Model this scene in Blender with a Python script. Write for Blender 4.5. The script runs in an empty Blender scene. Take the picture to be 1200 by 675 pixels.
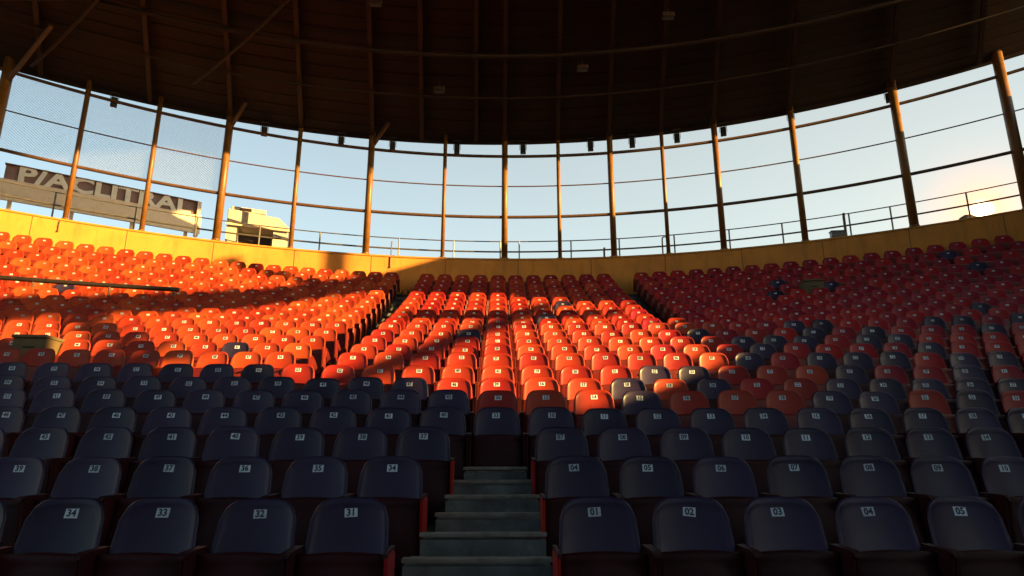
import bpy, math, random
import numpy as np
from mathutils import Vector, Matrix

random.seed(7)
rng = np.random.default_rng(7)
sc = bpy.context.scene
COL = sc.collection
R = math.radians

# ------------------------------------------------------------------ plan of the stand
EYE = 2.6                      # camera height over the field
ZN = [3.85, 4.8, 5.65, 6.5, 7.25, 8.0, 8.8, 9.6, 10.4, 11.2, 12, 12.8, 13.6, 14.4, 15.2, 16, 16.8, 17.6, 18.4, 19.2, 19.9]
TN = [-.074, -.012, .033, .064, .091, .110, .130, .150, .1635, .1757, .187, .198, .2075, .217, .227, .237, .2465, .2566, .2666, .2766, .302]
# the upper rows stand closer together
ZU = [12.8 + (19.2 - 12.8) * i / 11 for i in range(1, 12)]
TN = TN[:12] + [float(np.interp(z, ZN, TN)) for z in ZU] + [.302]
ZN = ZN[:12] + ZU + [19.9]
NI = list(range(len(ZN)))
RIM = len(ZN) - 1; LAST = RIM - 1
K = 1 / 42.
SEAT_H = .80
OPP = 9.5                     # height of the stand behind the viewer over the eye

def frac(n): return max(0., min(1.1, (float(np.interp(n, NI, ZN)) - 6.5) / 13.4))
def rim_y(x): return 19.9 - K * x * x / 2
def lift(x): return math.hypot(x, rim_y(x)) - 19.9
def row_y(n, x):
    Z = np.interp(n, NI, ZN) if n >= 0 else 3.85 + .93 * n
    return Z - K * frac(n) * x * x / 2
def row_top(n, x):             # height of the backrest tops of a row
    if n < 0: return EYE - .285 + .235 * n
    Z = np.interp(n, NI, ZN)
    return EYE + Z * np.interp(n, NI, TN) + .254 * lift(x) * frac(n) ** 1.5
def floor_z(n, x): return row_top(n, x) - SEAT_H
def rim_z(x): return EYE + .302 * (19.9 + .84 * lift(x))
def edge_z(x): return EYE + .5265 * (19.9 + .8 * lift(x)) + .014 * x
def rim_at(deg):               # point on the rim curve seen from the middle at a bearing
    m = math.tan(R(deg)); k = K
    a = k * m * m / 2
    y = 19.9 if a < 1e-9 else (-1 + math.sqrt(1 + 4 * a * 19.9)) / (2 * a)
    return m * y, y

# ------------------------------------------------------------------ mesh helpers
class MB:
    def __init__(s): s.v = []; s.f = []; s.m = []; s.mi = 0
    def add(s, vs, fs):
        b = len(s.v); s.v += [tuple(p) for p in vs]
        for f in fs: s.f.append(tuple(b + i for i in f)); s.m.append(s.mi)
    def box(s, c, d, M=None):
        x, y, z = [q / 2 for q in d]
        P = [Vector((sx * x, sy * y, sz * z)) for sx in (-1, 1) for sy in (-1, 1) for sz in (-1, 1)]
        if M is not None: P = [M @ p for p in P]
        c = Vector(c)
        s.add([p + c for p in P], [(0, 1, 3, 2), (4, 6, 7, 5), (0, 4, 5, 1), (2, 3, 7, 6), (0, 2, 6, 4), (1, 5, 7, 3)])
    def bar(s, p0, p1, w, h, up=(0, 0, 1)):
        p0 = Vector(p0); p1 = Vector(p1); d = (p1 - p0)
        L = d.length; d.normalize(); u = Vector(up)
        a = d.cross(u)
        if a.length < 1e-5: a = d.cross(Vector((1, 0, 0)))
        a.normalize(); b = a.cross(d)
        M = Matrix((a, d, b)).transposed()
        s.box((p0 + p1) / 2, (w, L, h), M)
    def tube(s, pts, r, seg=8, cap=True):
        pts = [Vector(p) for p in pts]; n = len(pts); vs = []; fs = []
        ref = None
        for i, p in enumerate(pts):
            d = (pts[min(i + 1, n - 1)] - pts[max(i - 1, 0)]).normalized()
            if ref is None:
                ref = Vector((0, 0, 1)) if abs(d.z) < .9 else Vector((1, 0, 0))
            a = d.cross(ref)
            if a.length < 1e-4: a = d.cross(Vector((0, 1, 0)))
            a.normalize(); b = a.cross(d).normalized()
            rr = r[i] if isinstance(r, (list, tuple)) else r
            for k in range(seg):
                t = 2 * math.pi * k / seg
                vs.append(p + (a * math.cos(t) + b * math.sin(t)) * rr)
        for i in range(n - 1):
            for k in range(seg):
                k2 = (k + 1) % seg
                fs.append((i * seg + k, i * seg + k2, (i + 1) * seg + k2, (i + 1) * seg + k))
        if cap:
            fs.append(tuple(range(seg))[::-1]); fs.append(tuple((n - 1) * seg + k for k in range(seg)))
        s.add(vs, fs)
    def prism(s, poly, x0, x1):     # polygon in (y, z) pushed along x
        n = len(poly)
        vs = [(x0, y, z) for y, z in poly] + [(x1, y, z) for y, z in poly]
        fs = [tuple(range(n))[::-1], tuple(range(n, 2 * n))]
        fs += [(i, (i + 1) % n, n + (i + 1) % n, n + i) for i in range(n)]
        s.add(vs, fs)
    def mesh(s, name, mats, smooth=False):
        me = bpy.data.meshes.new(name)
        me.from_pydata(s.v, [], s.f)
        for m in (mats if isinstance(mats, (list, tuple)) else [mats]): me.materials.append(m)
        me.polygons.foreach_set('material_index', s.m)
        if smooth: me.polygons.foreach_set('use_smooth', [True] * len(s.f))
        me.update()
        import bmesh
        bm = bmesh.new(); bm.from_mesh(me)
        bmesh.ops.recalc_face_normals(bm, faces=bm.faces)
        bm.to_mesh(me); bm.free()
        return me
    def build(s, name, mats, parent=None, smooth=False, bevel=0):
        o = bpy.data.objects.new(name, s.mesh(name, mats, smooth))
        COL.objects.link(o); o.parent = parent
        if bevel:
            b = o.modifiers.new('Bevel', 'BEVEL'); b.width = bevel; b.segments = 2; b.limit_method = 'ANGLE'
        return o

def tag(o, label=None, cat=None, group=None, kind=None):
    if label: o['label'] = label
    if cat: o['category'] = cat
    if group: o['group'] = group
    if kind: o['kind'] = kind
    return o
def empty(name, loc=(0, 0, 0), rz=0):
    o = bpy.data.objects.new(name, None); COL.objects.link(o)
    o.location = loc; o.rotation_euler = (0, 0, rz); o.empty_display_size = .1
    return o

# ------------------------------------------------------------------ materials
def mat(name, base, rough=.5, metal=0, var=.0, noise=0., nscale=8, bump=0., bscale=40, island=False, spec=.5, dirt=None, dirt_amt=.0, dscale=3, dz=1.):
    m = bpy.data.materials.new(name); m.use_nodes = True
    nt = m.node_tree; N = nt.nodes; L = nt.links
    p = N['Principled BSDF']
    p.inputs['Roughness'].default_value = rough; p.inputs['Metallic'].default_value = metal
    p.inputs['Specular IOR Level'].default_value = spec
    rgb = N.new('ShaderNodeRGB'); rgb.outputs[0].default_value = (*base, 1)
    out = rgb.outputs[0]
    if var:
        if island:
            g = N.new('ShaderNodeNewGeometry'); src = g.outputs['Random Per Island']
        else:
            g = N.new('ShaderNodeObjectInfo'); src = g.outputs['Random']
        mr = N.new('ShaderNodeMapRange'); L.new(src, mr.inputs[0])
        mr.inputs[3].default_value = 1 - var; mr.inputs[4].default_value = 1 + var
        h = N.new('ShaderNodeHueSaturation'); L.new(out, h.inputs['Color']); L.new(mr.outputs[0], h.inputs['Value'])
        mr2 = N.new('ShaderNodeMapRange'); L.new(src, mr2.inputs[0])
        mr2.inputs[3].default_value = .494; mr2.inputs[4].default_value = .507
        L.new(mr2.outputs[0], h.inputs['Hue'])
        out = h.outputs[0]
    tc = N.new('ShaderNodeTexCoord')
    if noise:
        nz = N.new('ShaderNodeTexNoise'); nz.inputs['Scale'].default_value = nscale; nz.inputs['Detail'].default_value = 6
        L.new(tc.outputs['Object'], nz.inputs['Vector'])
        mr = N.new('ShaderNodeMapRange'); L.new(nz.outputs[0], mr.inputs[0])
        mr.inputs[1].default_value = .3; mr.inputs[2].default_value = .7
        mr.inputs[3].default_value = 1 - noise; mr.inputs[4].default_value = 1 + noise
        h = N.new('ShaderNodeHueSaturation'); L.new(out, h.inputs['Color']); L.new(mr.outputs[0], h.inputs['Value']); out = h.outputs[0]
        mr3 = N.new('ShaderNodeMapRange'); L.new(nz.outputs[0], mr3.inputs[0])
        mr3.inputs[3].default_value = max(.05, rough - .12); mr3.inputs[4].default_value = min(1, rough + .15)
        L.new(mr3.outputs[0], p.inputs['Roughness'])
    if dirt:
        nz = N.new('ShaderNodeTexNoise'); nz.inputs['Scale'].default_value = dscale; nz.inputs['Detail'].default_value = 9; nz.inputs['Roughness'].default_value = .7
        mp = N.new('ShaderNodeMapping'); mp.inputs['Scale'].default_value = (1, 1, dz)
        L.new(tc.outputs['Object'], mp.inputs['Vector']); L.new(mp.outputs[0], nz.inputs['Vector'])
        mr = N.new('ShaderNodeMapRange'); L.new(nz.outputs[0], mr.inputs[0])
        mr.inputs[1].default_value = .5; mr.inputs[2].default_value = .72
        mr.inputs[3].default_value = 0; mr.inputs[4].default_value = dirt_amt
        mx = N.new('ShaderNodeMix'); mx.data_type = 'RGBA'
        L.new(mr.outputs[0], mx.inputs['Factor']); L.new(out, mx.inputs['A']); mx.inputs['B'].default_value = (*dirt, 1)
        out = mx.outputs['Result']
    L.new(out, p.inputs['Base Color'])
    if bump:
        nz = N.new('ShaderNodeTexNoise'); nz.inputs['Scale'].default_value = bscale; nz.inputs['Detail'].default_value = 4
        L.new(tc.outputs['Object'], nz.inputs['Vector'])
        b = N.new('ShaderNodeBump'); b.inputs['Strength'].default_value = bump; b.inputs['Distance'].default_value = .02
        L.new(nz.outputs[0], b.inputs['Height']); L.new(b.outputs[0], p.inputs['Normal'])
    return m

M = {}
M['navy'] = mat('navy_plastic', (.028, .021, .066), .38, spec=.38, var=.25, noise=.12, nscale=5, bump=.06, bscale=120, dirt=(.03, .026, .055), dirt_amt=.4, dscale=4)
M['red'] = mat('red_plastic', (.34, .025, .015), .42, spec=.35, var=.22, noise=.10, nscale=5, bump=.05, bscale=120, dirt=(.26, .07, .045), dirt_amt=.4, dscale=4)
M['orange'] = mat('sunlit_red_plastic', (.38, .044, .016), .42, spec=.35, var=.22, noise=.10, nscale=5, bump=.05, bscale=120, dirt=(.28, .09, .04), dirt_amt=.4, dscale=4)  # sunlit tone put into the red of the left block
M['crimson'] = mat('shaded_red_plastic', (.33, .013, .026), .42, spec=.3, var=.22, noise=.10, nscale=5, bump=.05, bscale=120, dirt=(.2, .03, .035), dirt_amt=.2, dscale=4)  # cool shade tint put into the red on the right
M['sunlit_red_far'] = mat('sunlit_red_plastic_far', (.39, .048, .016), .40, spec=.35, var=.25, island=True)  # far rows: red with the sunlit tone mixed in
M['shaded_red_far'] = mat('shaded_red_plastic_far', (.33, .013, .028), .42, spec=.25, var=.25, island=True)  # far rows: red with the shade tint mixed in
M['navy_far'] = mat('navy_plastic_far', (.027, .019, .060), .45, spec=.3, var=.25, island=True)
M['red_far'] = mat('red_plastic_far', (.36, .028, .015), .40, spec=.3, var=.25, island=True)
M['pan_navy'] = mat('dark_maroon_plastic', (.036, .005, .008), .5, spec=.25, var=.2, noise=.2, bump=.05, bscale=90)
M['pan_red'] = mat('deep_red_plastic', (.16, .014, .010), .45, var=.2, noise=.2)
M['side'] = mat('red_side_panel', (.38, .012, .012), .35, var=.15, noise=.15)
M['iron'] = mat('dark_iron', (.025, .018, .016), .55, noise=.2)
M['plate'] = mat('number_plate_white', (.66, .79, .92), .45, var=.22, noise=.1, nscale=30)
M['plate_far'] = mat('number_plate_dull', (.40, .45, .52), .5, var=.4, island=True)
M['digit'] = mat('number_digit_navy', (.02, .03, .08), .5)
M['concrete'] = mat('terrace_concrete', (.10, .105, .10), .85, noise=.28, nscale=3, bump=.25, bscale=30, dirt=(.07, .07, .06), dirt_amt=.7, dscale=1.7)
M['step'] = mat('step_concrete', (.16, .19, .195), .8, noise=.4, nscale=5, bump=.25, bscale=30, dirt=(.06, .065, .06), dirt_amt=.85, dscale=4)
M['nosing'] = mat('step_nosing', (.26, .26, .23), .75, noise=.3, nscale=12, bump=.2)
M['parapet'] = mat('ochre_painted_wall', (.74, .315, .06), .75, noise=.10, nscale=1.3, bump=.12, bscale=14, dirt=(.36, .16, .04), dirt_amt=.6, dscale=3.2, dz=.22)
M['coping'] = mat('ochre_coping', (.60, .28, .045), .7, noise=.15, nscale=3, bump=.1)
M['post'] = mat('golden_brown_steel', (.18, .075, .014), .45, var=.12, noise=.18, nscale=3, dirt=(.07, .033, .015), dirt_amt=.5, dscale=5)
M['rail'] = mat('dark_brown_steel', (.11, .055, .03), .5, noise=.2)
M['grail'] = mat('grey_galvanised_rail', (.16, .15, .14), .45, metal=.4, noise=.2)
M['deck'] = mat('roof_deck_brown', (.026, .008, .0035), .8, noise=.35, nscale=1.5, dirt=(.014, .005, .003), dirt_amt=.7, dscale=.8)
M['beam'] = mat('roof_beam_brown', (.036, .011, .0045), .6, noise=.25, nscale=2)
M['lampbody'] = mat('floodlight_black', (.03, .025, .022), .5)
M['lens'] = mat('floodlight_lens', (.03, .025, .02), .3)
M['net'] = mat('net_cord', (.30, .32, .33), .7)
M['signdark'] = mat('sign_board_brown', (.22, .13, .115), .7, noise=.2, nscale=2, bump=.1)
M['cream'] = mat('cream_paint', (.80, .62, .44), .6, noise=.12, nscale=3, dirt=(.35, .24, .16), dirt_amt=.5)
M['letter'] = mat('pale_letter_paint', (.80, .72, .60), .6, noise=.12, nscale=3, dirt=(.5, .42, .33), dirt_amt=.4)
M['creamlight'] = mat('cream_cabin_paint', (.52, .48, .44), .55, noise=.10, nscale=3, dirt=(.35, .27, .2), dirt_amt=.45)
M['darkglass'] = mat('dark_opening', (.03, .02, .02), .2)
M['olive'] = mat('olive_paint', (.13, .10, .045), .6, noise=.25, nscale=6, dirt=(.06, .05, .03), dirt_amt=.6)
M['ground'] = mat('field_ground', (.09, .075, .05), .95, noise=.3, nscale=.2)
M['rim_bump'] = mat('rim_bump_brown', (.10, .06, .03), .95, noise=.3, nscale=.3)  # for the bump added at the right rim
M['wallc'] = mat('side_wall_concrete', (.20, .17, .14), .85, noise=.25, nscale=.8, bump=.2, bscale=8)
M['weed'] = mat('weed_green', (.035, .045, .015), .8, var=.3, island=True)
M['litter'] = mat('pale_litter', (.55, .45, .33), .8, var=.5, island=True)

# ------------------------------------------------------------------ ground, terraces, stairs
g = MB(); g.add([(-900, -900, 0), (900, -900, 0), (900, 900, 0), (-900, 900, 0)], [(0, 1, 2, 3)])
tag(g.build('ground', M['ground']), kind='structure')

XS = [x * .5 for x in range(-34, 34)] + [17.0]
XS = [min(16.6, max(-17, x)) for x in XS]
XS = sorted(set(XS))
def front(n, x):
    return row_y(n, x) - (.42 if n <= 11 else .32)
t = MB()
N0 = -5
prof = []
for n in range(N0, RIM + 1):
    a = []; b = []
    for x in XS:
        z = floor_z(n, x) if n < RIM else rim_z(x) - .53
        zp = floor_z(n - 1, x) if n > N0 else 0.0
        yf = front(n, x) if n < RIM else rim_y(x)
        a.append((x, yf, zp)); b.append((x, yf, z))
    prof += [a, b]
prof.append([(x, rim_y(x) + .5, rim_z(x) - .53) for x in XS])
prof.append([(x, rim_y(x) + .5, 0) for x in XS])
nx = len(XS)
vs = [p for l in prof for p in l]
fs = [(i * nx + j, i * nx + j + 1, (i + 1) * nx + j + 1, (i + 1) * nx + j) for i in range(len(prof) - 1) for j in range(nx - 1)]
for j in (0, nx - 1):
    fs.append(tuple(i * nx + j for i in range(len(prof))))
t.add(vs, fs)
tag(t.build('terrace', M['concrete']), kind='structure')

# stairs in the middle of the front rows
st = MB(); 
steps = [(6.03, -.155, -.30, .27), (5.72, -.255, -.40, .35), (5.37, -.355, -.41, .34), (4.98, -.455, -.45, .35), (4.66, -.555, -.52, .34), (4.25, -.655, -.58, .34), (3.88, -.76, -.62, .36), (3.5, -.87, -.66, .38), (3.1, -.98, -.68, .40)]
ys = [6.42] + [s[0] for s in steps]
for i, (y, z, xl, xr) in enumerate(steps):
    z += EYE
    st.mi = 0
    st.box(((xl + xr) / 2, (y + ys[i]) / 2 - .001 * i, (z + z - .5) / 2 - .02), (xr - xl, ys[i] - y - .004, .46))
    st.mi = 1
    st.box(((xl + xr) / 2, y + .028, z - .008), (xr - xl + .012, .075, .028))
tag(st.build('stairs', [M['step'], M['nosing']], bevel=.006), kind='structure')

# upper aisles: one step between each pair of rows
def aisle(n0, n1, x0, x1):
    a = MB()
    for n in range(n0, n1):
        xm = (x0 + x1) / 2
        z0, z1 = floor_z(n, xm), floor_z(n + 1, xm) if n < LAST else floor_z(n, xm) + .3
        y1 = front(n + 1, xm) if n < LAST else rim_y(xm)
        h = (z1 - z0) / 2
        a.mi = 0
        d_ = .41 if n < 11 else .27
        a.box((xm, y1 - d_ / 2 - .004, z0 + h / 2 + .003), (x1 - x0, d_, h))
        a.mi = 1
        a.box((xm, y1 - d_ + .03, z0 + h + .001), (x1 - x0 - .01, .06, .012))
    return a
tag(aisle(7, RIM, -3.02, -2.50).build('aisle_steps', [M['step'], M['nosing']]), kind='structure')
tag(aisle(13, RIM, 3.60, 4.10).build('aisle_steps', [M['step'], M['nosing']]), kind='structure')
# scraps and weeds caught in the left aisle
wd = MB(); lt = MB()
for i in range(420):
    n = random.uniform(7, LAST + .4); x = random.uniform(-3.0, -2.5) + random.choice((0, 0, 0, -.02))
    y = row_y(n, x); k = int(n); z = floor_z(k, x) + random.uniform(.0, .17)
    for q in range(3):
        a = random.uniform(0, 6.28); l = random.uniform(.08, .22); w = .012
        dx, dy = math.cos(a) * l * .6, math.sin(a) * l * .6
        wd.add([(x - w, y, z), (x + w, y, z), (x + dx, y + dy, z + l)], [(0, 1, 2)])
tag(wd.build('weeds', M['weed']), 'dark weeds growing on the steps of the upper left aisle', 'weeds', kind='stuff')

# ------------------------------------------------------------------ seats
def shell(NU, NV, fn, th):
    """closed shell: fn(u,v) -> front point (x,y,z); thickness to +y, rounded rim."""
    m = MB(); F = []; B = []
    for j in range(NV + 1):
        for i in range(NU + 1):
            u = -1 + 2 * i / NU; v = j / NV
            x, y, z = fn(u, v); F.append((x, y, z)); B.append((x, y + th, z))
    w = NU + 1
    fs = [(j * w + i, j * w + i + 1, (j + 1) * w + i + 1, (j + 1) * w + i) for j in range(NV) for i in range(NU)]
    nF = len(F)
    fb = [tuple(nF + k for k in f[::-1]) for f in fs]
    ring = [i for i in range(w)] + [j * w + NU for j in range(1, NV + 1)] + [NV * w + i for i in range(NU - 1, -1, -1)] + [j * w for j in range(NV - 1, 0, -1)]
    cx = sum(p[0] for p in F) / nF; cz = sum(p[2] for p in F) / nF
    mid = []
    for k in ring:
        p = F[k]; d = Vector((p[0] - cx, 0, p[2] - cz)); d.normalize(); d *= th * .45
        mid.append((p[0] + d.x, p[1] + th / 2, p[2] + d.z))
    nr = len(ring); b0 = 2 * nF
    fr = []
    for k in range(nr):
        k2 = (k + 1) % nr
        fr.append((ring[k], b0 + k, b0 + k2, ring[k2])); fr.append((b0 + k, nF + ring[k], nF + ring[k2], b0 + k2))
    m.add(F + B + mid, fs + fb + fr)
    return m

ZB0, ZBT, YB0, REC = .36, .80, .075, .27
def back_y(u, z): return YB0 + REC * (z - ZB0) - .034 * abs(u) ** 2.2 + .012 * math.sin((z - ZB0) / (ZBT - ZB0) * math.pi)
def back_fn(u, v):
    a = .50
    e = max(0, (abs(u) - a) / (1 - a))
    zt = ZBT - .012 * u * u - .105 * (1 - math.sqrt(max(0, 1 - e ** 2.3)))
    z = ZB0 + v * (zt - ZB0)
    w = .240 - .030 * ((z - ZB0) / (ZBT - ZB0)) ** 1.3
    y = back_y(u, z)
    rim = max(0, (abs(u) - .88) / .12); top = max(0, (v - .93) / .07)
    y -= .008 * max(rim, top)
    return (w * u, y, z)
def pan_fn(u, v):
    e = max(0, (abs(u) - .6) / .4)
    z0 = .075 + .07 * (1 - math.sqrt(max(0, 1 - e ** 2)))
    z1 = .512 - .008 * u * u
    z = z0 + v * (z1 - z0)
    y = -.085 + .075 * v - .030 * (1 - u * u) * math.sin(v * math.pi) ** .8
    if v > .94: y -= .022
    return (.236 * u, y, z)
def lin(NU, extra): return NU
back_hi = shell(20, 14, back_fn, .020)
pan_hi = shell(16, 12, pan_fn, .042)
def side_mesh(sx):
    m = MB(); x = sx * .262
    pts = [(-.10, .14), (-.115, .40), (-.125, .505), (-.11, .53), (.10, .53), (.15, .50), (.15, .36), (.10, .14)]
    m.prism(pts, x - .010, x + .010)
    return m
def arm_mesh(sx):
    m = MB(); x = sx * .262
    m.prism([(-.16, .517), (-.155, .534), (-.10, .545), (.12, .548), (.125, .5325), (-.10, .5315)], x - .0125, x + .0125)
    return m
def leg_mesh(sx):
    m = MB(); x = sx * .262
    m.bar((x, .03, 0.012), (x, .03, .139), .018, .05, (0, 1, 0)); m.box((x, .03, .006), (.022, .16, .012))
    return m
def frame_mesh():
    m = MB()
    for sx in (-1, 1):
        for q in (side_mesh(sx), arm_mesh(sx), leg_mesh(sx)): m.add(q.v, q.f)
    m.bar((-.27, .075, .22), (.27, .075, .22), .03, .03)
    return m
ME = {}
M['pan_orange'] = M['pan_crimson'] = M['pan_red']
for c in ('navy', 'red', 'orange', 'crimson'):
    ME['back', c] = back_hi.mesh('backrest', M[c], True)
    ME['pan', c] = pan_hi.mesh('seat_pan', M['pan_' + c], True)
for sx in (-1, 1):
    ME['side', sx] = side_mesh(sx).mesh('side_panel', M['pan_navy'])
    ME['endside', sx] = side_mesh(sx).mesh('side_panel', M['side'])
    ME['arm', sx] = arm_mesh(sx).mesh('armrest', M['pan_navy'])
    ME['leg', sx] = leg_mesh(sx).mesh('leg', M['iron'])
ME['frame'] = frame_mesh().mesh('seat_frame', M['pan_red'])

# number plates: white plate with dark bold digits
dg = bpy.context.evaluated_depsgraph_get()
def text_polys(txt, size, extrude=.0005, offset=.0, align='CENTER'):
    cu = bpy.data.curves.new('lettering', 'FONT'); cu.body = txt; cu.size = size; cu.extrude = extrude; cu.offset = offset
    cu.align_x = align; cu.align_y = 'CENTER'; cu.resolution_u = 2
    o = bpy.data.objects.new('lettering', cu); COL.objects.link(o)
    bpy.context.view_layer.update()
    me = o.evaluated_get(bpy.context.evaluated_depsgraph_get()).to_mesh()
    v = [tuple(p.co) for p in me.vertices]; f = [tuple(p.vertices) for p in me.polygons]
    o.to_mesh_clear(); bpy.data.objects.remove(o); bpy.data.curves.remove(cu)
    return v, f
PL = {}
def plate_mesh(num):
    if num in PL: return PL[num]
    m = MB()
    zc = .722; tilt = math.atan(REC - .02)
    rr = random.Random(num)
    Mx = Matrix.Translation((0, back_y(0, zc) - .004, zc)) @ Matrix.Rotation(-tilt, 4, 'X') @ Matrix.Rotation(R(rr.uniform(-3, 3)), 4, 'Y')
    w, h = .038, .026
    pts = []
    for (sx, sz) in ((-1, -1), (1, -1), (1, 1), (-1, 1)):
        pts.append((sx * (w + rr.uniform(-.002, .002)), sz * (h + rr.uniform(-.002, .002))))
    m.mi = 0
    vs = [Mx @ Vector((x, 0, z)) for x, z in pts] + [Mx @ Vector((x, .002, z)) for x, z in pts]
    m.add(vs, [(0, 1, 2, 3), (7, 6, 5, 4)] + [(i, 4 + i, 4 + (i + 1) % 4, (i + 1) % 4) for i in range(4)])
    v, f = text_polys('%02d' % num, .055, .0006, .0018)
    m.mi = 1
    m.add([Mx @ Vector((x * 1.0, -.0011 - z, y)) for x, y, z in v], f)
    PL[num] = m.mesh('number_plate', [M['plate'], M['digit']])
    return PL[num]

ORD = ['first', 'second', 'third', 'fourth', 'fifth', 'sixth', 'seventh', 'eighth', 'ninth', 'tenth', 'eleventh', 'twelfth', 'thirteenth', 'fourteenth', 'fifteenth', 'sixteenth', 'seventeenth', 'eighteenth', 'nineteenth', 'twentieth', 'twenty-first', 'twenty-second']
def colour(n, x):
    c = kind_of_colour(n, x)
    if c == 'red' and x < -2.9: return 'orange'  # left block gets the red with sunlight in its colour
    if c == 'red' and random.random() < (x - 2.5) / 3: return 'crimson'  # further right, more seats get the shade-tinted red
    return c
def kind_of_colour(n, x):
    r = random.random()
    if n <= 3: return 'navy'
    if x < -2.9:
        return 'navy' if n <= 6 else ('navy' if r < .012 else 'red')
    if n == 4: return 'red' if (x > -.3 and r < .66) else 'navy'
    if n == 5: return 'navy' if x < -1 else ('red' if r < .85 - .10 * max(0, x - 2) else 'navy')
    if x < 2.4: return 'red' if r < .985 else 'navy'
    pn = .42 if n < 8 else (.20 if n < 12 else .06)
    return 'navy' if r < pn * min(1, (x - 1.5) / 2.5) else 'red'

def columns(n):
    """x positions of the seats of a row as (x, side, count from the stairs line)"""
    out = []
    if n <= 2:
        xr = (.60, .59, .57)[n]; xl = (-.86, -.78, -.64)[n]
        out += [(xr + .55 * k, 1, k + 1) for k in range(40)] + [(xl - .55 * k, -1, k + 1) for k in range(40)]
    else:
        out.append((0, 0, 0))
        k = 0
        for c in range(1, 40):
            if c == 7 and n >= 13: continue
            k += 1; out.append((.55 * c + (.05 if c > 7 and n >= 13 else 0), 1, k))
        k = 0
        for c in range(1, 5):
            k += 1; out.append((-.55 * c, -1, k))
        if n >= 7:
            for c in range(40): k += 1; out.append((-3.28 - .5 * c, -1, k))
        else:
            for c in range(5, 40): k += 1; out.append((-.55 * c, -1, k))
    return out

SKIP = {}
spots = []
for n in range(RIM):
    for x, side, k in columns(n):
        y = row_y(n, x)
        if x > 16.3 or x < -16.6: continue
        ax = x - .023 * y
        if abs(ax) > .842 * (y + .05) + .35: continue
        # places taken by the two utility boxes
        if n == 16 and abs(x - BOXR) < .3 if False else False: continue
        spots.append((n, x, side, k, y))
print('seats in view', len(spots))
BOXES = [(18, 8.3), (8, -7.28)]
spots = [s for s in spots if not any(s[0] == b[0] and abs(s[1] - b[1]) < .3 for b in BOXES)]
spots.sort(key=lambda s: math.hypot(s[1], s[4]) if False else s[4] + .15 * abs(s[1]))
near, far = spots[:300], spots[300:]

def seat_label(c, n, side, k):
    row = 'front row' if n == 0 else ORD[n] + ' row up'
    if side == 0: where = 'straight above the middle stairs'
    else:
        where = '%s seat %s of the middle stairs' % (ORD[k - 1], 'right' if side > 0 else 'left')
    return '%s plastic tip-up seat, %s, %s' % ('orange-red' if c == 'orange' else c, row, where)  # orange and crimson are red seats tinted for sun and shade

for n, x, side, k, y in near:
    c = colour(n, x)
    slope = -K * frac(n) * x
    s = empty('stadium_seat', (x, y, floor_z(n, x) + .003), math.atan(slope) + R(random.uniform(-1.0, 1.0)))
    tag(s, seat_label(c, n, side, k), 'seat', 'tip-up seats in the rows of the stand')
    def part(name, me, tilt=0):
        o = bpy.data.objects.new(name, me); COL.objects.link(o); o.parent = s
        o.rotation_euler.x = tilt
        return o
    tb = R(random.gauss(0, 1.1))
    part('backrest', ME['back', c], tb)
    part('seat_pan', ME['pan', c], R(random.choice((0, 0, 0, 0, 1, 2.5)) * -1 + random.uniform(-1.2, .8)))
    num = (k if side > 0 else (k + 30 if side < 0 else 24)) + (n * 3) % 20
    pt = part('number_plate', plate_mesh(num), tb); pt.location.x = random.uniform(-.008, .008); pt.rotation_euler.y = R(random.uniform(-1.0, 1.0))
    if n <= 5:
        for sx in (-1, 1):
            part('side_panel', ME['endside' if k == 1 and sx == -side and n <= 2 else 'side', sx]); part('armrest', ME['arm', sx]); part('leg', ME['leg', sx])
    else:
        part('seat_frame', ME['frame'])

# the far rows: one mesh
bl = shell(8, 6, back_fn, .02); pl_ = shell(4, 3, pan_fn, .04); fl = MB()
for sx in (-1, 1):
    q = side_mesh(sx); fl.add(q.v, q.f)
pp = MB(); pp.add([(-.033, back_y(0, .705) - .006, .705), (.033, back_y(0, .705) - .006, .705), (.033, back_y(0, .745) - .006, .745), (-.033, back_y(0, .745) - .006, .745)], [(0, 1, 2, 3)])
V = []; Fc = []; Mi = []; base = 0
for n, x, side, k, y in far:
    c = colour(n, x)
    ang = math.atan(-K * frac(n) * x) + R(random.uniform(-1.5, 1.5)); ca, sa = math.cos(ang), math.sin(ang)
    tl = R(random.uniform(-2.5, 2.5))
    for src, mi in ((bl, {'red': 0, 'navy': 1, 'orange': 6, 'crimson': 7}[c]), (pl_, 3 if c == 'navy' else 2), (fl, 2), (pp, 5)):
        A = np.array(src.v, float)
        if src in (bl, pp):
            A[:, 1] += (A[:, 2] - .3) * math.tan(tl)
        P = np.stack([A[:, 0] * ca - A[:, 1] * sa + x, A[:, 0] * sa + A[:, 1] * ca + y, A[:, 2] + floor_z(n, x) + .003], 1)
        V.append(P); Fc += [tuple(base + i for i in f) for f in src.f]; Mi += [mi] * len(src.f); base += len(P)
me = bpy.data.meshes.new('upper_rows_of_seats'); me.from_pydata(np.concatenate(V).tolist(), [], Fc)
for q in ('red_far', 'navy_far', 'pan_red', 'pan_navy', 'iron', 'plate_far', 'sunlit_red_far', 'shaded_red_far'): me.materials.append(M[q])
me.polygons.foreach_set('material_index', Mi); me.polygons.foreach_set('use_smooth', [m < 4 or m > 5 for m in Mi]); me.update()
o = bpy.data.objects.new('upper_stadium_seats', me); COL.objects.link(o)
tag(o, 'upper rows of red and navy tip-up seats below the parapet wall', 'seats', kind='stuff')

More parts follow.
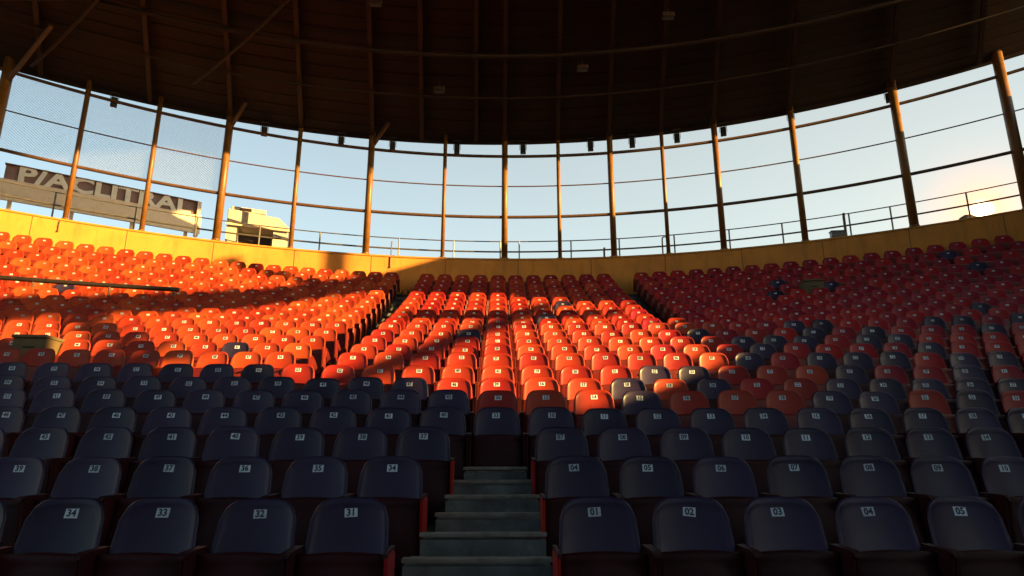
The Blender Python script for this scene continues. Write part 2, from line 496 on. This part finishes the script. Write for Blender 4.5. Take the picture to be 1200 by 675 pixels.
# ------------------------------------------------------------------ utility boxes among the seats
for (n, x), lab in zip(BOXES, ('low olive equipment box among the red seats, upper right of the stand', 'low olive equipment box at the foot of the sunlit left seats')):
    b = empty('equipment_box', (x, row_y(n, x), floor_z(n, x)), -K * frac(n) * x)
    tag(b, lab, 'box', 'olive equipment boxes')
    q = MB(); q.box((0, .0, .38), (.50, .42, .76)); q.build('box_body', M['olive'], b, bevel=.012)
    q = MB(); q.box((0, -.01, .786), (.52, .47, .05)); q.build('lid', M['olive'], b, bevel=.01)
    q = MB(); q.bar((-.08, -.22, .62), (.08, -.22, .62), .02, .02); q.build('handle', M['iron'], b)

# dark bar added to draw the shadow line across the left seats
hb = empty('shadow_line_bar', (-10, row_y(15, -10), floor_z(15, -10)))
q = MB(); off = Vector(hb.location)
pts = [Vector((x, row_y(15.5, x), floor_z(15, x) + .98)) - off for x in np.linspace(-16, -7.6, 18)]
q.tube(pts, .055, 8); q.build('top_bar', M['iron'], hb, smooth=True)
for x in (-15.5, -13.9, -12.3, -10.7, -9.1, -7.7):
    q = MB(); q.tube([Vector((x, row_y(15.5, x), floor_z(15, x) )) - off, Vector((x, row_y(15.5, x), floor_z(15, x) + .97)) - off], .03, 6); q.build('bar_leg', M['rail'], hb)
tag(hb, 'added dark bar drawn as the shadow line crossing the left seats', 'barrier')

# ------------------------------------------------------------------ parapet, concourse
def ribbon(o0, o1, zf0, zf1, xs):
    """solid band along the rim: offsets o0..o1 outward, heights zf0(x)..zf1(x)"""
    m = MB(); ring = []
    for x in xs:
        nx_, ny_ = K * x, 1.0; l = math.hypot(nx_, ny_); nx_ /= l; ny_ /= l
        y = rim_y(x)
        a = (x + nx_ * o0, y + ny_ * o0); b = (x + nx_ * o1, y + ny_ * o1)
        ring.append([(*a, zf0(x)), (*a, zf1(x)), (*b, zf1(x)), (*b, zf0(x))])
    vs = [p for r_ in ring for p in r_]
    fs = [(4 * i + k, 4 * i + (k + 1) % 4, 4 * i + 4 + (k + 1) % 4, 4 * i + 4 + k) for i in range(len(ring) - 1) for k in range(4)]
    fs += [(0, 1, 2, 3), tuple(4 * (len(ring) - 1) + k for k in (3, 2, 1, 0))]
    m.add(vs, fs); return m
XR = list(np.linspace(-17, 16.6, 80))
pw = ribbon(-.03, .22, lambda x: floor_z(LAST, x) + .004, lambda x: rim_z(x) - .06, XR).build('parapet_wall', M['parapet'])
tag(pw, 'long ochre parapet wall curving along the top row of seats', 'wall')
ribbon(-.06, .25, lambda x: rim_z(x) - .058, lambda x: rim_z(x), XR).build('coping', M['coping'], pw, bevel=.01)
for x in np.arange(-15.8, 16, 2.35):
    l = math.hypot(K * x, 1); z0, z1 = floor_z(LAST, x) + .02, rim_z(x) - .065
    q = MB(); q.box((x - K * x / l * .03, rim_y(x) - .031 / l, (z0 + z1) / 2), (.018, .006, z1 - z0)); q.build('joint', M['rail'], pw)
cc = ribbon(.52, 16, lambda x: rim_z(x) - 1.5, lambda x: rim_z(x) - .62, XR).build('concourse', M['concrete'])
tag(cc, kind='structure')

def rimpt(deg, off=0.):
    x, y = rim_at(deg); nx_, ny_ = K * x, 1.0; l = math.hypot(nx_, ny_)
    return x + nx_ / l * off, y + ny_ / l * off, x

# posts of the glazed ring (bearing, radius)
POSTS = [(-40.4, .17), (-35.3, .085), (-30.2, .085), (-24.7, .14), (-18.7, .085), (-12.2, .125), (-5.2, .075), (.6, .12), (5.8, .075), (10.8, .115), (15.7, .075), (20.5, .115), (27.1, .115), (35.0, .15), (42.1, .17)]
for i, (d, r_) in enumerate(POSTS):
    r_ *= .86
    x, y, x0 = rimpt(d, .10); z0, z1 = rim_z(x0), edge_z(x0) + .12
    p = empty('steel_post', (x, y, z0))
    thick = 'thick' if r_ > .1 else 'slim'
    tag(p, '%s steel post on the parapet, %s from the left end' % (thick, ORD[i]), 'post', 'posts between the parapet and the roof edge')
    q = MB(); q.tube([(0, 0, .012), (0, 0, z1 - z0)], r_, 14); q.build('shaft', M['post'], p, smooth=False)
    for f in p.children[0].data.polygons: f.use_smooth = len(f.vertices) == 4
    q = MB(); q.box((0, 0, .006), (r_ * 2 + .10, .30, .012)); q.tube([(0, 0, .012), (0, 0, .06)], r_ + .02, 14); q.build('base_plate', M['post'], p)
    if d in (-40.4, -24.7, -12.2):
        L_ = 2.6 if d < -40 else .75
        q = MB(); h = z1 - z0
        q.bar((.05, 0, h - .62 - .1 * L_), (L_ * .82, -.55 * L_, h - .1 + .05 * L_), .10, .10); q.build('brace', M['rail'], p)
# horizontal rails (height as elevation ratio)
def ring_pts(e, off, x0=-17, x1=16.6, n=70):
    out = []
    for x in np.linspace(x0, x1, n):
        l = math.hypot(K * x, 1)
        out.append((x + K * x / l * off, rim_y(x) + off / l, EYE + e * (19.9 + lift(x))))
    return out
for e, r_, lab in ((.486, .055, 'dark steel rail between the posts, highest of the three, just under the roof'), (.431, .022, 'thin dark cable rail crossing the posts at mid height of the opening'), (.376, .055, 'dark steel rail crossing the posts, lowest of the three')):
    q = MB(); q.tube(ring_pts(e, .10), r_, 8)
    tag(q.build('horizontal_rail', M['rail'], smooth=True), lab, 'rail', 'rails across the posts')

# guard railing outside
gr = empty('guard_railing', (0, rim_y(0) + .40, rim_z(0)))
gl = Vector(gr.location)
tag(gr, 'thin grey guard railing with two bars standing behind the parapet', 'railing')
q = MB(); q.tube([Vector(p) - gl for p in ring_pts(.3385, .42)], .018, 6); q.build('top_rail', M['grail'], gr, smooth=True)
q = MB(); q.tube([Vector(p) - gl for p in ring_pts(.3205, .42)], .028, 6); q.build('mid_rail', M['grail'], gr, smooth=True)
for d in (-40.8, -36.4, -31, -26.5, -21.5, -16.4, -9.3, -4.2, .2, 2.0, 6.9, 11.4, 16.4, 21.2, 25.6, 30.8, 33.8, 38.9, 42.5):
    x, y, x0 = rimpt(d, .42)
    q = MB(); q.tube([Vector((x, y, rim_z(x0) - .62)) - gl, Vector((x, y, EYE + .3385 * (19.9 + lift(x0)))) - gl], .025, 6)
    q.build('railing_post', M['grail'], gr)

# little fittings on the parapet
def fitting(d, off, h, r_, lab, hook=False, face=False):
    x, y, x0 = rimpt(d, off); z = rim_z(x0) - (.42 if face else 0)
    q = MB()
    P = [(0, 0, 0), (0, 0, h * .8), (.01, 0, h * .95)] + ([(.05, 0, h), (.13, 0, h)] if hook else [(.005, 0, h)])
    q.tube(P, r_, 6); q.tube([(0, 0, 0), (0, 0, .03)], r_ * 2, 8)
    o = q.build('pipe_stub', M['rail']); o.location = (x, y, z)
    tag(o, lab, 'pipe')
fitting(-9.9, .12, .52, .022, 'short dark pipe stub on the parapet beside the second bright post left of centre')
fitting(9.9, .12, .36, .035, 'short thick pipe stub on the parapet left of a bright post')
fitting(15.2, .12, .62, .024, 'hooked pipe stub on the parapet right of the middle posts', True)
fitting(30.2, .12, .80, .04, 'tall dark pipe stub beside the small grey box on the parapet')
fitting(-9.9, -.05, .40, .014, 'hooked pipe fixed on the sunlit inner face of the parapet', True, True)
fitting(-35.5, -.05, .34, .014, 'thin hooked pipe on the parapet face above the far left seats', False, True)
x, y, x0 = rimpt(29.6, .12)
jb = empty('junction_box', (x, y, rim_z(x0)), R(-8)); tag(jb, 'small grey junction box standing on the parapet near the right end', 'box')
q = MB(); q.box((0, 0, .11), (.42, .2, .20)); q.build('box_body', M['grail'], jb, bevel=.01)
q = MB(); q.box((0, 0, .222), (.46, .24, .02)); q.build('lid', M['grail'], jb)

# safety netting on the left bays
nt_ = MB()
def netpt(d, e):
    x, y, x0 = rimpt(d, .17); return (x, y, EYE + e * (19.9 + lift(x0)))
D0, D1, E0, E1 = -40.2, -24.8, .377, .485
NW = 55
for i in range(-NW, NW):
    a0 = i / NW; a1 = a0 + .55
    for sgn in (1,):
        s0, s1 = 0., 1.
        lo = max(0, (0 - a0) / .55); hi = min(1, (1 - a0) / .55)
        if hi - lo < .02: continue
        P = [netpt(D0 + (D1 - D0) * (a0 + .55 * t_), E1 + (E0 - E1) * t_) for t_ in np.linspace(lo, hi, 4)]
        nt_.tube(P, .0075, 3, False)
tag(nt_.build('safety_net', M['net']), 'fine grey safety net stretched across the upper left bays', 'net')

# ------------------------------------------------------------------ roof
def roof_pt(x, s, dz=0):
    l = math.hypot(K * x, 1)
    return (x - K * x / l * s * .6, rim_y(x) - s / l, edge_z(x) + .36 * s + dz)
RX = list(np.linspace(-18.5, 16.4, 60))
SMAX = 6.6
d = MB()
svals = list(np.arange(-.35, SMAX + .01, .42))
for i in range(len(svals) - 1):
    s0, s1 = svals[i], svals[i + 1]
    A = []
    for x in RX:
        A += [roof_pt(x, s0, .0), roof_pt(x, s1 + .03, -.022), roof_pt(x, s1 + .03, .10), roof_pt(x, s0, .145)]
    fs = [(4 * j + k, 4 * j + 4 + k, 4 * j + 4 + (k + 1) % 4, 4 * j + (k + 1) % 4) for j in range(len(RX) - 1) for k in range(4)]
    fs += [(0, 1, 2, 3), tuple(4 * (len(RX) - 1) + k for k in (3, 2, 1, 0))]
    d.add(A, fs)
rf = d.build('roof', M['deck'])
tag(rf, 'dark brown curved stadium roof overhanging the seats', 'roof')
q = MB()
A = []
for x in RX: A += [roof_pt(x, -.36, -.12), roof_pt(x, -.30, -.12), roof_pt(x, -.30, .20), roof_pt(x, -.36, .20)]
q.add(A, [(4 * j + k, 4 * j + 4 + k, 4 * j + 4 + (k + 1) % 4, 4 * j + (k + 1) % 4) for j in range(len(RX) - 1) for k in range(4)])
q.build('fascia', M['deck'], rf)
def strip(x0, x1, s0, s1, drop, w, h, n=12):
    m = MB(); P = []
    for t_ in np.linspace(0, 1, n): P.append(roof_pt(x0 + (x1 - x0) * t_, s0 + (s1 - s0) * t_, drop))
    for a, b in zip(P[:-1], P[1:]): m.bar(a, b, w, h)
    return m
for dg_ in [-38.5, -31, -24.7, -18.7, -12.2, -7.5, -2.2, .6, 5.8, 10.8, 15.7, 20.5, 27.1, 35.0, 41]:
    x, y = rim_at(dg_)
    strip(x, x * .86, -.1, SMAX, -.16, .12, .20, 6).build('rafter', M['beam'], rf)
for s, r_ in ((1.75, .035), (3.2, .06), (5.2, .05)):
    q = MB(); q.tube([roof_pt(x, s, -.33) for x in np.linspace(-18, 16, 60)], r_, 8); q.build('purlin', M['deck'], rf, smooth=True)
for (x0, s0, x1, s1) in ((-17.5, 1.3, -8.5, 4.4), (-8.5, 4.4, -2.5, 5.0), (-9.5, 1.2, -5.2, 5.4), (-14, .4, -9.5, 5.5)):
    q = MB(); q.tube([roof_pt(x0 + (x1 - x0) * t_, s0 + (s1 - s0) * t_, -.42) for t_ in np.linspace(0, 1, 8)], .045, 8); q.build('tie_bar', M['beam'], rf, smooth=True)

# floodlights under the roof edge
FL = [(-33.6, ), (-21.9, ), (-15.1, ), (-10.3, ), (-4.1, ), (2.4, ), (9.0, ), (13.0, ), (17.2, ), (21.4, ), (27.2, ), (34.8, )]
for i, (dg_,) in enumerate(FL):
    x, y = rim_at(dg_)
    P = Vector(roof_pt(x, -.2, -.10))
    b = empty('floodlight', P, R(-dg_)); tag(b, 'small black floodlight hanging from the roof edge, %s from the left' % ORD[i], 'floodlight', 'floodlights along the roof edge')
    q = MB(); q.box((0, 0, -.34), (.19, .16, .30), Matrix.Rotation(R(random.uniform(-12, 12)), 3, 'X')); q.build('lamp_body', M['lampbody'], b, bevel=.015)
    q = MB(); q.bar((-.115, 0, -.02), (-.115, 0, -.36), .015, .04, (0, 1, 0)); q.bar((.115, 0, -.02), (.115, 0, -.36), .015, .04, (0, 1, 0)); q.box((0, 0, -.012), (.26, .05, .02)); q.build('bracket', M['lampbody'], b)
    q = MB(); q.box((0, -.085, -.34), (.15, .012, .22)); q.build('lens', M['lens'], b)
CL = [(-6.6, 4.7), (-3.6, 4.8), (-1.6, 5.3), (-1.9, 2.2), (2.6, 2.9), (5.0, 4.3), (-9.8, 4.0)]
for i, (x, s) in enumerate(CL):
    P = Vector(roof_pt(x, s, -.42))
    b = empty('ceiling_lamp', P); tag(b, 'small boxy lamp under the dark roof, %s from the left' % ORD[sorted(c[0] for c in CL).index(x)], 'lamp', 'lamps under the roof')
    q = MB(); q.box((0, 0, -.08), (.34, .2, .14)); q.build('lamp_body', M['beam'], b, bevel=.02)
    q = MB(); q.box((0, 0, -.157), (.28, .15, .014)); q.build('lens', M['lens'], b)
    q = MB(); q.tube([(0, 0, -.01), (0, 0, .3)], .015, 6); q.build('stem', M['beam'], b)

# ------------------------------------------------------------------ sign and cabin on the concourse
def sign():
    az = R(-32.8); r_ = 26.2
    c = Vector((math.sin(az) * r_, math.cos(az) * r_, 0)); zd = rim_z(-12) - .62
    s = empty('billboard', (c.x, c.y, zd), R(32.8 + 1.5))
    tag(s, 'long brown billboard with big cream letters behind the far left parapet', 'billboard')
    top = EYE + .3575 * r_ - zd; lb = EYE + .337 * r_ - zd; b0 = EYE + .309 * r_ - zd
    W = 5.95
    q = MB(); q.box((0, .06, (top + lb) / 2 - .15), (W, .12, top - lb + .3)); q.build('sign_board', M['signdark'], s)
    q = MB(); q.box((0, -.05, (lb + b0) / 2), (W + .35, .10, lb - b0)); q.build('lower_band', M['cream'], s)
    q = MB(); q.box((W / 2 + .05, -.03, (top + b0) / 2 - .05), (.13, .24, top - b0 + .1)); q.build('end_post', M['cream'], s)
    q = MB(); q.box((0, 0, top + .02), (W + .06, .18, .03)); q.build('cap', M['signdark'], s)
    for x in (-2.7, -.95, .9, 2.7):
        q = MB(); q.bar((x, .18, 0), (x, .18, top - .05), .12, .10, (0, 1, 0)); q.build('support', M['cream'], s)
    q = MB()
    v, f = text_polys('P/ACLITRAL', .80, .03, .026)
    xs_ = [p[0] for p in v]; sc_ = 5.35 / (max(xs_) - min(xs_)); xm = (max(xs_) + min(xs_)) / 2
    zc = (top + lb) / 2 - .005
    q.add([((p[0] - xm) * sc_ + .08, -.03 - p[2], p[1] * .98 + zc) for p in v], f)
    q.build('lettering', M['letter'], s)
sign()
def cabin():
    az = R(-21.4); r_ = 22.7
    zd = rim_z(-9) - .62
    s = empty('cabin', (math.sin(az) * r_, math.cos(az) * r_, zd), R(21.4))
    tag(s, 'small cream cabin with a sloped corner standing behind the parapet', 'cabin')
    top = EYE + .343 * r_ - zd; e = EYE + .316 * r_ - zd
    q = MB(); q.prism([(-.98, e), (.62, e), (.98, e), (.98, e + .12), (.62, top - .17), (-.98, top - .05)], -.8, .8)
    q.v = [(y, x, z) for x, y, z in q.v]; q.build('upper_body', M['creamlight'], s, bevel=.03)
    q = MB(); q.box((-.9 + .1, 0, e / 2), (.36, 1.4, e - .004)); q.box((.72, 0, e / 2), (.5, 1.4, e - .004)); q.box((-.05, .3, e / 2), (1.5, .8, e - .006)); q.build('lower_body', M['creamlight'], s)
    q = MB(); q.box((-.08, -.11, e / 2 + .15), (1.02, .02, e - .4)); q.build('opening', M['darkglass'], s)
    q = MB(); q.box((-.35, -.1, top + .06), (1.1, .9, .16)); q.build('roof_unit', M['creamlight'], s, bevel=.03)
    q = MB(); q.box((-.45, -.555, top + .055), (.36, .02, .10)); q.build('vent', M['darkglass'], s)
    q = MB(); q.box((0, -.82, e + .02), (2.02, .04, .05)); q.build('trim', M['cream'], s)
cabin()

# ------------------------------------------------------------------ bump added at the right rim for the outline bent by sun glare
h = MB()
def rim_bump(az0, az1, r_, prof_):
    A = []
    for t_, e in prof_:
        a = R(az0 + (az1 - az0) * t_)
        x, y = math.sin(a) * r_, math.cos(a) * r_
        A += [(x * .9, y * .9, -1), (x, y, EYE + e * r_), (x * 1.25, y * 1.25, -1)]
    n = len(prof_)
    fs = [(3 * i + k, 3 * i + k + 1, 3 * i + 4 + k, 3 * i + 3 + k) for i in range(n - 1) for k in (0, 1)]
    h.add(A, fs)
rim_bump(36.5, 48, 260, [(0, .05), (.04, .22), (.08, .290), (.12, .2995), (.15, .3025), (.18, .302), (.21, .298), (.25, .294), (.42, .293), (.6, .292), (.8, .28), (1, .1)])
tag(h.build('rim_bump', M['rim_bump'], smooth=True), kind='structure')

# ------------------------------------------------------------------ shadow caster added out of frame on the right, outline cut for its shadows
sw = empty('shadow_wall', (17.2, 5, 0)); tag(sw, 'added out-of-frame wall with an opening cut to shape the sunlight', 'wall')
def swp(name, poly, x0=17.0, x1=17.4, m='wallc'):
    q = MB(); q.prism([(y - 5, z + EYE) for y, z in poly], x0 - 17.2, x1 - 17.2); q.build(name, M[m], sw)
swp('shadow_tower', [(-9, -2.5), (.75, -2.5), (.75, 5.9), (.35, 7.4), (.1, 9), (.1, 16), (-9, 16)])
swp('shadow_sill', [(.76, -2.5), (10.3, -2.5), (10.3, 7.0), (9.2, 6.3), (7.2, 5.7), (5.4, 5.05), (4.0, 4.6), (.76, 4.4)])
swp('shadow_block', [(10.31, -2.5), (17.0, -2.5), (17.6, 10.8), (12.1, 10.7), (10.71, 10.5), (9.1, 9.6), (9.3, 9.1), (10.31, 8.5)])
swp('shadow_beam', [(.12, 9.2), (5, 8.95), (8, 9.4), (11.2, 9.75), (11.6, 10.7), (7, 10.05), (4, 10.15), (.12, 10.5)], 17.41, 17.6, 'rail')
swp('shadow_brace', [(6.1, 7.7), (8.3, 6.55), (9.0, 6.95), (6.9, 8.1)], 17.41, 17.55, 'rail')
swp('shadow_streak_bar', [(.8, 5.72), (9.2, 7.55), (9.2, 7.75), (.8, 5.94)], 17.61, 17.75, 'rail')  # bar added for one more shadow streak
swp('shadow_upright', [(8.35, 10.3), (8.75, 10.35), (8.75, 12.2), (8.35, 12.2)], 17.61, 17.75, 'rail')
swp('shadow_upright', [(10.15, 10.5), (10.5, 10.5), (10.5, 12.6), (10.15, 12.6)], 17.61, 17.75, 'rail')
swp('shadow_strut', [(2.0, 9.1), (2.6, 9.1), (.75, 6.9), (.15, 6.9)], 17.61, 17.75, 'rail')
swp('shadow_lintel', [(.12, 16.2), (16.9, 16.2), (16.9, 16.8), (.12, 16.8)])
# unseen rest of the bowl, added to cut skylight: roof, opposite stand, side wall
q = MB()
z_ = EYE + 16.9
q.add([(-18, 13.5, z_), (18, 13.5, z_), (18, -24, z_), (-18, -24, z_), (-18, 13.5, z_ + .4), (18, 13.5, z_ + .4), (18, -24, z_ + .4), (-18, -24, z_ + .4)], [(0, 1, 2, 3), (7, 6, 5, 4), (0, 4, 5, 1), (1, 5, 6, 2), (2, 6, 7, 3), (3, 7, 4, 0)])
q.build('shade_deck', M['deck'], rf)
q = MB()
A = []
for x in RX: A += [roof_pt(x, SMAX - .1, .0), (x, 13.2, z_ - .003)]
q.add(A, [(2 * j, 2 * j + 1, 2 * j + 3, 2 * j + 2) for j in range(len(RX) - 1)])
q.build('shade_upstand', M['deck'], rf)
q = MB(); q.prism([(-6, -2.5), (-6.0, .3), (-20, OPP), (-20.4, OPP), (-20.4, -2.5)], -17, 17)
q.v = [(x, y, z + EYE) for x, y, z in q.v]
tag(q.build('unseen_stand', M['wallc']), 'unseen concrete stand across the field, added to cut skylight', 'stand')
q = MB(); q.prism([(3, -2.5), (14.8, -2.5), (14.8, 16.8), (3, 16.8)], -17.7, -17.3)
q.v = [(x, y, z + EYE) for x, y, z in q.v]
tag(q.build('shade_side_wall', M['wallc']), 'unseen concrete wall at the left, added to cut skylight', 'wall')

# ------------------------------------------------------------------ sky, sun, camera
AZ, EL = 112.0, 13.0
w = bpy.data.worlds.new('World'); sc.world = w; w.use_nodes = True
nt = w.node_tree; bg = nt.nodes['Background']
sky = nt.nodes.new('ShaderNodeTexSky'); sky.sky_type = 'NISHITA'; sky.sun_disc = False
sky.sun_elevation = R(EL); sky.sun_rotation = R(AZ)
sky.air_density = 1.0; sky.dust_density = 1.5; sky.ozone_density = 1.0
# aureole of the low sun seen over the parapet
tcn = nt.nodes.new('ShaderNodeTexCoord')
def glow(az, el, width, col, power):
    dvec = (math.sin(R(az)) * math.cos(R(el)), math.cos(R(az)) * math.cos(R(el)), math.sin(R(el)))
    dt = nt.nodes.new('ShaderNodeVectorMath'); dt.operation = 'DOT_PRODUCT'; dt.inputs[1].default_value = dvec
    nt.links.new(tcn.outputs['Generated'], dt.inputs[0])
    ac = nt.nodes.new('ShaderNodeMath'); ac.operation = 'ARCCOSINE'; nt.links.new(dt.outputs['Value'], ac.inputs[0])
    dv_ = nt.nodes.new('ShaderNodeMath'); dv_.operation = 'DIVIDE'; nt.links.new(ac.outputs[0], dv_.inputs[0]); dv_.inputs[1].default_value = R(width)
    pw_ = nt.nodes.new('ShaderNodeMath'); pw_.operation = 'POWER'; nt.links.new(dv_.outputs[0], pw_.inputs[0]); pw_.inputs[1].default_value = power
    ng = nt.nodes.new('ShaderNodeMath'); ng.operation = 'MULTIPLY'; nt.links.new(pw_.outputs[0], ng.inputs[0]); ng.inputs[1].default_value = -1
    ex = nt.nodes.new('ShaderNodeMath'); ex.operation = 'EXPONENT'; nt.links.new(ng.outputs[0], ex.inputs[0])
    sc_ = nt.nodes.new('ShaderNodeVectorMath'); sc_.operation = 'SCALE'; sc_.inputs[0].default_value = col
    nt.links.new(ex.outputs[0], sc_.inputs['Scale']); return sc_.outputs[0]
acc = sky.outputs[0]
tint = nt.nodes.new('ShaderNodeVectorMath'); tint.operation = 'MULTIPLY'; tint.inputs[1].default_value = (1.0, 1.02, .92)
nt.links.new(acc, tint.inputs[0]); acc = tint.outputs[0]
for g_ in (glow(39.25, 16.9, .40, (160, 120, 60), 2), glow(39.25, 16.9, 1.35, (10, 1.0, -2.6), 1), glow(40, 14, 32, (1.25, .9, .38), 1.4), glow(5, 16, 60, (1.3, 1.35, 1.15), 2)):
    ad = nt.nodes.new('ShaderNodeVectorMath'); ad.operation = 'ADD'
    nt.links.new(acc, ad.inputs[0]); nt.links.new(g_, ad.inputs[1]); acc = ad.outputs[0]
nt.links.new(acc, bg.inputs[0]); bg.inputs[1].default_value = .05

ld = bpy.data.lights.new('Sun', 'SUN'); ld.energy = 4.5; ld.angle = R(.5); ld.color = (1, .60, .17)
lo = bpy.data.objects.new('sun_lamp', ld); COL.objects.link(lo)
dv = Vector((math.sin(R(AZ)) * math.cos(R(EL)), math.cos(R(AZ)) * math.cos(R(EL)), math.sin(R(EL))))
lo.rotation_euler = dv.to_track_quat('Z', 'Y').to_euler()

cd = bpy.data.cameras.new('Camera'); cam = bpy.data.objects.new('Camera', cd); COL.objects.link(cam)
cam.location = (0, 0, EYE); cam.rotation_euler = (R(90 + 14.2), 0, R(-1.3))
cd.sensor_width = 36; cd.lens = 22.5; cd.clip_end = 5000; cd.clip_start = .05
sc.camera = cam
sc.view_settings.view_transform = 'Standard'; sc.view_settings.look = 'None'
sc.view_settings.exposure = 2.1; sc.view_settings.gamma = 1
sc.cycles.max_bounces = 6; sc.cycles.use_denoising = True
